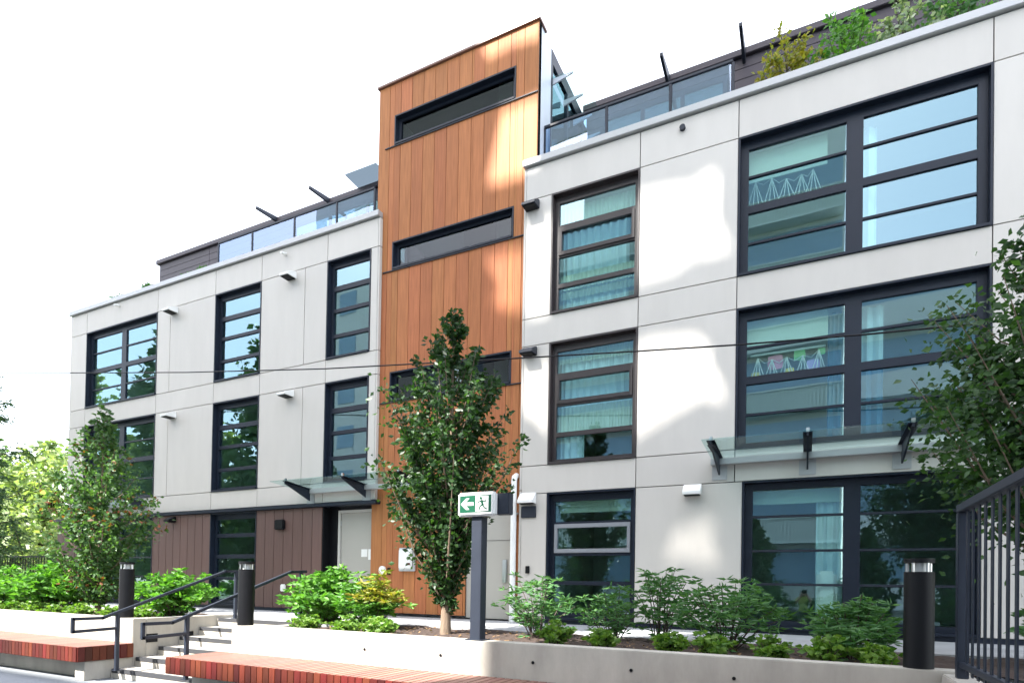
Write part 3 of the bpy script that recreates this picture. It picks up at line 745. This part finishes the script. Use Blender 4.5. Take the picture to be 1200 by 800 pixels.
tree('street_tree', 'slim upright green tree in the planter in front of the orange tower', (-4.25, 6.67, .76), 4.45,
     [(0, .06), (.12, .12), (.22, .27), (.34, .52), (.45, .76), (.6, .92), (.72, .88), (.82, .60), (.92, .38), (1, .06)], 135, 15500, .078, L_TREE, BARK, .062, seed=4, up=1.15, clear=.10, clump=.17)
tree('street_tree', 'slim tree with a few russet leaves in the planter left of the steps', (-11.95, 6.6, .76), 4.05,
     [(0, .12), (.12, .32), (.3, .66), (.45, .84), (.6, .80), (.75, .58), (.88, .32), (1, .06)], 110, 7600, .095, L_MAPLE2, BARK, .05, seed=9, up=1.0, clear=.08, accents=(L_RED, .16), clump=.2)
tree('street_tree', 'dark green tree rising behind the picket fence at the right edge', (2.15, 6.7, .76), 4.35,
     [(0, .1), (.25, .2), (.38, .7), (.52, 1.15), (.7, 1.15), (.85, .8), (1, .12)], 170, 30000, .075, L_TREE2, BARK, .06, seed=13, up=1.0, clear=.28, clump=.2)
# far left: background trees
tree('fir_tree', 'tall dark conifer at the extreme left edge', (-18.4, 7.0, .76), 7.3,
     [(0, 1.0), (.1, 1.5), (.3, 1.55), (.6, 1.1), (.85, .5), (1, .05)], 120, 13000, .13, L_PINE, DBARK, .12, seed=21, up=.1, droop=.7, aspect=.28, clump=.16)
tree('background_tree', 'broad sunlit yellow green tree left of the building end', (-27, 13, .5), 6.6,
     [(0, 1.5), (.1, 3.2), (.35, 4.6), (.6, 4.2), (.8, 2.8), (1, .2)], 150, 15000, .30, L_HEDGE, DBARK, .2, seed=31, clump=.16)
tree('background_tree', 'tall pale green tree far behind the conifer', (-40, 16, .5), 9.0,
     [(0, 1.5), (.1, 2.8), (.35, 4.6), (.6, 4.4), (.8, 2.8), (1, .2)], 130, 13000, .36, L_MAPLE, DBARK, .25, seed=33, clump=.16)
tree('background_tree', 'rounded tree filling the gap beyond the low black fence', (-33, 24, .5), 6.4,
     [(0, 2.5), (.1, 3.8), (.35, 5.0), (.6, 4.6), (.8, 3.0), (1, .2)], 120, 12000, .36, L_HEDGE, DBARK, .25, seed=35, clump=.16)
tree('hedge_shrub', 'bright yellow green shrub behind the low black fence', (-21.5, 11.4, .5), 3.1,
     [(0, 1.3), (.3, 1.7), (.7, 1.5), (1, .5)], 110, 9000, .15, L_HEDGE, DBARK, .06, seed=37, cat='shrub', clump=.22)
# garden opposite, mirrored in the windows
for i, (x, y, h, lm, lab) in enumerate(((-38.5, -15, 25, L_PINE, 'tall conifer across the street nearest the tall pale block'), (-46, -13, 21, L_HEDGE, 'broad tree across the street between two conifers'),
        (-53, -15, 26, L_PINE, 'second tall conifer across the street'), (-62, -14, 23, L_HEDGE, 'broad tree across the street farthest left'), (-41, -10, 9, L_MAPLE, 'lower round tree in front of the conifers across the street'),
        (-52, -9, 9, L_HEDGE, 'lower light green tree across the street'), (-32, -8, 8, L_MAPLE, 'round tree across the street before the tall pale block'),
        (5.5, -6, 6.0, L_MAPLE, 'garden tree across the street opposite the big windows'), (2.2, -8.5, 4.2, L_TREE, 'small garden tree across the street beside the white block'),
        (-10.5, -10.5, 5.2, L_MAPLE, 'left one of three garden trees before the ribbed balconies'), (-6.2, -11, 5.6, L_TREE, 'middle one of three garden trees before the ribbed balconies'), (-2.2, -10.5, 5.0, L_MAPLE, 'right one of three garden trees before the ribbed balconies'))):
    tree('garden_tree', lab, (x, y, 0), h, [(0, h*.05), (.15, h*.2), (.4, h*.25), (.7, h*.17), (1, .05)], 110, 9000, .62 if h > 12 else .34 if h > 8 else .2, lm, DBARK, .2, seed=50+i, clump=.2)

def shrub(name, label, base, H, rad, nst, nleaf, lsize, lm, seed, aspect=.32, group=None, airy=1., mix=None):
    rs = np.random.RandomState(seed); o = root(name, label, 'shrub', base, group); x, y, z = base
    t = MB(); cs = []; nn = []; per = nleaf//nst
    for s in range(nst):
        az = s*2.399+rs.uniform(-.4, .4); q = math.sqrt((s+.5)/nst)
        hh = H*(1.05-.55*q**1.5)*rs.uniform(.75, 1.1); rr = rad*q*rs.uniform(.7, 1.1)
        p0 = np.array([x+.1*rad*math.cos(az), y+.1*rad*math.sin(az), z-.03]); tip = np.array([x+rr*math.cos(az), y+rr*math.sin(az), z+hh])
        mid = p0*.45+tip*.55 + np.array([0, 0, .16*hh])
        t.tube([tuple(p0), tuple(mid), tuple(tip)], [.008, .006, .003], 4, False)
        # leaf whorls: several leaves share a node and fan outwards
        nw = max(3, per//7); u = np.clip(rs.beta(2.2, 1.0, nw), .12, 1)[:, None]
        c = (1-u)**2*p0 + 2*u*(1-u)*mid + u*u*tip + rs.normal(size=(nw, 3))*.10*airy*np.array([rad, rad, rad*.7])
        ph = rs.uniform(0, 6.28, nw)
        for k in range(7):
            a = ph + k*6.283/7; cs.append(c); nn.append(np.stack([np.cos(a)*1.6, np.sin(a)*1.6, np.full(nw, .35)], 1))
    t.build('stems', DBARK, o)
    c = np.concatenate(cs); n = np.concatenate(nn)
    v, f = leaves(c, n*1.3, lsize, rs, .25, aspect)
    if mix:
        k = len(f)//2; hsel = np.repeat((c[:, 2] > z+H*.45) & (c[:, 0] > x-.1*rad), 1)
        v1, f1 = leaves(c[hsel], n[hsel]*1.3, lsize, rs, .25, aspect); mesh_np('tinged_foliage', v1, f1, mix, o, base)
        v, f = leaves(c[~hsel], n[~hsel]*1.3, lsize, rs, .25, aspect)
    mesh_np('foliage', v, f, lm, o, base); return o
SZ = .765
shrub('leafy_shrub', 'airy green shrub beside the exit sign post', (-2.98, 6.75, SZ), .80, .50, 15, 1250, .108, L_DEEP, 101, aspect=.21, airy=1.5)
shrub('leafy_shrub', 'green shrub with arching stems below the silver framed window', (-2.12, 7.1, SZ), .68, .50, 13, 1000, .108, L_DEEP, 102, aspect=.21, airy=1.5)
shrub('leafy_shrub', 'tallest airy shrub against the bare grey panel', (-1.58, 7.25, SZ), 1.08, .42, 12, 1050, .108, L_DEEP, 103, aspect=.21, airy=1.7)
shrub('leafy_shrub', 'broad shrub at the left edge of the big ground floor window', (-.78, 6.85, SZ), .86, .66, 22, 2000, .108, L_DEEP, 104, aspect=.21, airy=1.4)
shrub('leafy_shrub', 'dense shrub between the big window and the bollard by the fence', (.40, 6.45, SZ), .62, .48, 24, 2100, .108, L_DEEP, 105, aspect=.21, airy=1.2)
shrub('leafy_shrub', 'shrub seen through the bars of the picket fence', (2.4, 7.0, SZ), .75, .7, 26, 2000, .13, L_DEEP, 106)
shrub('leafy_shrub', 'bright green rounded shrub in front of the grey entrance door', (-6.75, 7.1, SZ), .85, .68, 40, 3600, .12, L_BRIGHT, 107, aspect=.4)
shrub('leafy_shrub', 'yellow tinged shrub in front of the orange boards', (-5.75, 6.95, SZ), .85, .58, 34, 2800, .11, L_BRIGHT, 108, mix=L_ORANGE)
shrub('leafy_shrub', 'big bright green shrub left of the slim russet flecked tree', (-13.1, 6.5, SZ), .95, 1.0, 52, 5000, .13, L_BRIGHT, 109, aspect=.4)
shrub('leafy_shrub', 'bright green shrub reaching the far left edge', (-15.2, 6.6, SZ), .85, .9, 40, 3600, .13, L_BRIGHT, 110, aspect=.4)
shrub('leafy_shrub', 'bright green shrub behind the bollard left of the steps', (-9.95, 6.75, SZ), .85, .72, 40, 3600, .12, L_BRIGHT, 111, aspect=.4)
gc = [(-6.0, 5.95, 'small bright groundcover plant nearest the steps'), (-5.35, 5.98, 'small groundcover plant below the bright green shrub'), (-4.75, 5.95, 'small groundcover plant below the yellow tinged shrub'),
      (-5.0, 6.2, 'small groundcover plant tucked behind its row near the tree'),
      (-2.45, 6.05, 'small groundcover plant below the silver framed window'), (-1.95, 6.1, 'small groundcover plant between the two airy shrubs'), (-1.2, 6.05, 'low groundcover plant below the tallest airy shrub'),
      (-.78, 5.95, 'low groundcover plant below the broad shrub'), (-.28, 5.95, 'lone groundcover plant in the bare soil left of the dense shrub'), (.15, 5.9, 'groundcover plant in front of the dense shrub'), (.55, 5.95, 'groundcover plant close behind the bollard by the fence'),
      (-9.6, 5.95, 'groundcover plant behind the bollard left of the steps'), (-10.4, 5.95, 'groundcover plant at the foot of the small bright shrub'), (-11.2, 5.92, 'groundcover plant at the foot of the russet flecked tree'),
      (-11.9, 5.92, 'groundcover plant below the right side of the big bright shrub'), (-12.7, 5.92, 'groundcover plant below the middle of the big bright shrub'), (-13.5, 5.92, 'groundcover plant below the left side of the big bright shrub'), (-14.4, 5.92, 'groundcover plant at the far left edge')]
for i, (x, y, lab) in enumerate(gc):
    shrub('groundcover_plant', lab, (x, y, SZ), .22 if i not in (4, 7, 9) else .27, .20 if x > -4 else .27, 16, 640, .066, L_LIME, 130+i, aspect=.6, group='groundcover plants behind the planter walls')
# roof plants
tree('roof_shrub', 'yellow leaved shrub in the roof planter', (-.35, 10.15, 9.08), 1.05, [(0, .3), (.4, .55), (1, .3)], 30, 1500, .085, L_YELLOW, DBARK, .02, seed=61, cat='shrub', clump=.25, clear=.02)
tree('roof_shrub', 'fresh green shrub in the roof planter beside the yellow one', (.50, 10.2, 9.08), 1.12, [(0, .35), (.4, .6), (1, .3)], 34, 1900, .085, L_BRIGHT, DBARK, .02, seed=62, cat='shrub', clump=.25, clear=.02)
tree('roof_shrub', 'pale blossoming shrub in the roof planter', (1.15, 10.2, 9.08), 1.0, [(0, .35), (.4, .6), (1, .35)], 32, 1300, .08, L_PALE, DBARK, .02, seed=63, cat='shrub', clump=.25, clear=.02)
tree('roof_shrub', 'dark green shrub at the right end of the visible roof planter', (1.85, 10.2, 9.08), 1.0, [(0, .35), (.4, .6), (1, .3)], 32, 1500, .085, L_DEEP, DBARK, .02, seed=64, cat='shrub', clump=.25, clear=.02)
for i, (x, h, lab) in enumerate(((-13.75, .38, 'spiky roof plant nearest the glass guard'), (-14.35, .30, 'second spiky roof plant from the glass guard'), (-16.0, .42, 'spiky roof plant in the middle of the left roof edge'), (-17.4, .36, 'spiky roof plant near the left end of the roof'))):
    shrub('roof_plant', lab, (x, 9.95, 9.07), h, .22, 12, 500, .11, L_DEEP, 170+i, aspect=.2, group='small roof plants')

# ================================================================== OPPOSITE SIDE OF THE STREET (behind the viewer, mirrored in the glass, upper screen added to shade the facade)
OB = root('opposite_block', 'tall pale block across the street with an added upper screen pierced for sun patches', 'building', (-15, -14, 0))
def gridwall(mb, x0, x1, z0, z1, holes, y0, y1):
    xs = sorted({x0, x1, *[h[0] for h in holes], *[h[1] for h in holes]}); zs = sorted({z0, z1, *[h[2] for h in holes], *[h[3] for h in holes]})
    for za, zb in zip(zs[:-1], zs[1:]):
        run = None
        for xa, xb in zip(xs[:-1], xs[1:]):
            cx, cz = (xa+xb)/2, (za+zb)/2
            hole = any(h[0] < cx < h[1] and h[2] < cz < h[3] for h in holes)
            if not hole: run = [run[0], xb] if run else [xa, xb]
            if hole and run: mb.box(run[0], run[1], y0, y1, za, zb); run = None
        if run: mb.box(run[0], run[1], y0, y1, za, zb)
def gap(x0, x1, z0, z1, Y=9.5):   # opening whose beam lands on a facade rectangle
    t = (Y+14); kx = SD.x/-SD.y; kz = SD.z/-SD.y
    return (x0+kx*t, x1+kx*t, z0+kz*t, z1+kz*t)
holes = [(-33, -12.1, 23.0, 29.0)]  # void added to let sun onto the steps and left planter
fill = MB()
def gap_poly(poly, Y):      # opening in the added screen, shaped to throw one sun patch
    from mathutils.geometry import tessellate_polygon
    t = Y+14; kx = SD.x/-SD.y; kz = SD.z/-SD.y
    q = [(x+kx*t, z+kz*t) for x, z in poly]
    a, b = min(p[0] for p in q)-.05, max(p[0] for p in q)+.05; c, d = min(p[1] for p in q)-.05, max(p[1] for p in q)+.05
    holes.append((a, b, c, d)); rect = [(a, c), (b, c), (b, d), (a, d)]
    allp = rect+q
    for tri in tessellate_polygon([[Vector((u, v, 0)) for u, v in rect], [Vector((u, v, 0)) for u, v in q]]):
        fill.prism([allp[k] for k in tri], 'y', -14.095, -14.005)
gap_poly([(-2.61, 7.96), (-2.08, 7.94), (-1.68, 7.86), (-1.46, 7.98), (-1.27, 7.96), (-1.29, 7.54), (-1.33, 7.35), (-1.22, 6.96), (-1.10, 6.65), (-1.34, 6.6), (-1.66, 6.64), (-1.93, 6.49), (-2.61, 6.42)], 9.5)
gap_poly([(-2.6, 5.42), (-2.32, 5.53), (-1.6, 5.47), (-1.43, 5.28), (-1.36, 4.91), (-1.18, 4.57), (-1.14, 4.31), (-1.51, 4.41), (-1.9, 4.24), (-2.57, 3.88)], 9.5)
gap_poly([(-1.92, 2.42), (-1.41, 2.62), (-1.16, 2.52), (-1.33, 2.26), (-1.25, 2.08), (-1.10, 1.88), (-1.48, 1.80), (-1.73, 1.93), (-2.13, 1.78)], 9.5)
gap_poly([(-5.15, 10.23), (-4.63, 10.29), (-4.33, 10.33), (-4.31, 8.79), (-4.64, 8.85), (-5.23, 8.87), (-5.47, 8.89), (-5.3, 9.57)], 9.58)
gap_poly([(-5.64, 11.7), (-4.81, 11.73), (-4.36, 11.75), (-4.35, 11.28), (-4.97, 11.37), (-5.44, 11.32)], 9.58)
gap_poly([(-5.48, 7.58), (-4.53, 7.64), (-4.52, 6.33), (-5.03, 6.48), (-5.31, 6.7), (-5.16, 7.02)], 9.58)
gap_poly([(-4.6, 7.93), (-3.99, 7.98), (-4.02, 6.74), (-4.11, 6.2), (-4.6, 6.2)], 9.5)
gap_poly([(-4.58, 5.34), (-4.0, 5.48), (-4.06, 4.08), (-4.29, 4.35), (-4.58, 4.55)], 9.5)
fill.build('sun_mask_infill', OPPW, OB)  # added infill trimming the holes to the sun patch outlines
sl_ = MB()
for (a, b, c, d) in [h for h in holes[1:] if h[3] < 37.5 and h[2] < 37]:
    x = a
    while x < b: wd_ = .035 if c > 31.5 else .05; sl_.box(x, x+wd_, -14.15, -14.11, c-.1, d+.1); x += .10 if c > 31.5 else .085
sl_.build('patch_dimming_slats', OPPW, OB)  # slats added across the holes to weaken the sun patches
ow = MB(); gridwall(ow, -34, -4, 22.9, 47, holes, -14.1, -14.0); ow.build('sun_mask_wall', OPPW, OB)  # unseen wall added to block the sun except at its holes
ow = MB(); gridwall(ow, -34, -16, 0, 22.9, [], -14.4, -14.0); ow.box(-16, 1.5, -14.4, -14.0, 0, 22.9).box(-4, 1.5, -14.3, -14.0, 22.9, 26).build('lower_wall', OPPW, OB)
for z in range(0, 7):
    zz = .6+z*3.25
    g = MB().box(-15.8, 1.4, -13.99, -13.93, zz+1.25, zz+3.0).build('window_band', OPPG, OB)
    rb = MB().box(-15.9, 1.45, -13.99, -13.2, zz, zz+.12)
    x = -15.9
    while x < 1.4: rb.box(x, x+.09, -13.26, -13.2, zz+.12, zz+1.15); x += .16
    rb.box(-15.9, 1.45, -13.2, -13.15, zz+1.15, zz+1.22).box(-15.9, 1.45, -13.28, -13.265, zz+.12, zz+1.15); b = rb.build('balcony', OPPR, OB)
    for xw in (-31, -27.5, -24, -20.5): MB().box(xw, xw+1.6, -13.99, -13.95, zz+1.0, zz+2.6).build('window', OPPG, OB)
WBk = root('white_block', 'lower white block across the street with banded balconies', 'building', (9, -14, 0))
MB().box(1.6, 22, -20, -14.0, 0, 17.5).build('wall', WHITE, WBk)
for z in range(5):
    zz = .8+z*3.3
    MB().box(2.2, 21, -13.99, -13.93, zz+1.2, zz+2.9).build('window_band', OPPG, WBk)
    MB().box(1.8, 21.5, -13.99, -13.0, zz-.1, zz+.12).box(1.8, 21.5, -13.1, -13.0, zz+.12, zz+1.0).build('balcony', WHITE, WBk)

# ================================================================== THE PHOTOGRAPHER, mirrored in the big ground floor window
pr = root('person', 'person in a lime top and dark trousers mirrored in the ground floor window', 'person', (-.06, -.42, 0))
def chain_body():
    V = {'pel': (-.06, -.42, .84), 'wai': (-.06, -.42, .98), 'che': (-.06, -.41, 1.14), 'nek': (-.06, -.40, 1.28), 'hed': (-.06, -.36, 1.345), 'top': (-.06, -.36, 1.47),
         'hl': (-.15, -.42, .80), 'kl': (-.17, -.39, .46), 'al': (-.18, -.42, .09), 'tl': (-.19, -.30, .035), 'hr': (.03, -.42, .80), 'kr': (.05, -.39, .46), 'ar': (.06, -.42, .09), 'tr': (.07, -.30, .035),
         'sl': (-.22, -.41, 1.21), 'el': (-.30, -.30, 1.06), 'wl': (-.11, -.19, 1.33), 'gl': (-.09, -.16, 1.38), 'sr': (.10, -.41, 1.21), 'er': (.19, -.30, 1.06), 'wr': (.03, -.19, 1.33), 'gr': (.01, -.16, 1.38)}
    Rd = dict(pel=.135, wai=.115, che=.135, nek=.05, hed=.075, top=.07, hl=.085, kl=.058, al=.042, tl=.035, hr=.085, kr=.058, ar=.042, tr=.035, sl=.06, el=.042, wl=.03, gl=.036, sr=.06, er=.042, wr=.03, gr=.036)
    Ed = ['pel wai', 'wai che', 'che nek', 'nek hed', 'hed top', 'pel hl', 'hl kl', 'kl al', 'al tl', 'pel hr', 'hr kr', 'kr ar', 'ar tr', 'che sl', 'sl el', 'el wl', 'wl gl', 'che sr', 'sr er', 'er wr', 'wr gr']
    ks = list(V); me = bpy.data.meshes.new('body')
    me.from_pydata([tuple(Vector(V[k])-WL[pr.name]) for k in ks], [tuple(ks.index(q) for q in e.split()) for e in Ed], [])
    o = place(bpy.data.objects.new('body', me), pr, WL[pr.name])
    sk = o.modifiers.new('skin', 'SKIN'); sk.use_smooth_shade = True
    for k, vv in zip(ks, me.skin_vertices[0].data): vv.radius = (Rd[k], Rd[k]*(.8 if k in ('pel', 'wai', 'che') else 1)); vv.use_root = (k == 'pel')
    o.modifiers.new('sub', 'SUBSURF').render_levels = 2; o.modifiers[-1].levels = 2
    bpy.context.view_layer.update()
    dg = bpy.context.evaluated_depsgraph_get(); nm = bpy.data.meshes.new_from_object(o.evaluated_get(dg))
    o.modifiers.clear(); o.data = nm; nm.materials.clear()
    for m_ in (mat('skin', (.45, .26, .18), rough=.5), LIME, mat('dark_trousers', (.02, .022, .03), rough=.8), mat('dark_hair', (.02, .014, .01), rough=.6)): nm.materials.append(m_)
    for p_ in nm.polygons:
        c = p_.center; z = c.z
        arm = c.y > .14 and z > 1.0
        p_.material_index = 2 if z < .86 else 0 if (z > 1.29 or arm) else 1
        if z > 1.40 and c.y < .10: p_.material_index = 3
        p_.use_smooth = True
chain_body()
cb = MB().box(-.11, .03, -.16, -.09, 1.36, 1.46).build('hand_camera', BLACK, None, (-.04, -.12, 1.36), bevel=.01)
tag(cb, 'black hand camera held up by the person in lime', 'camera')
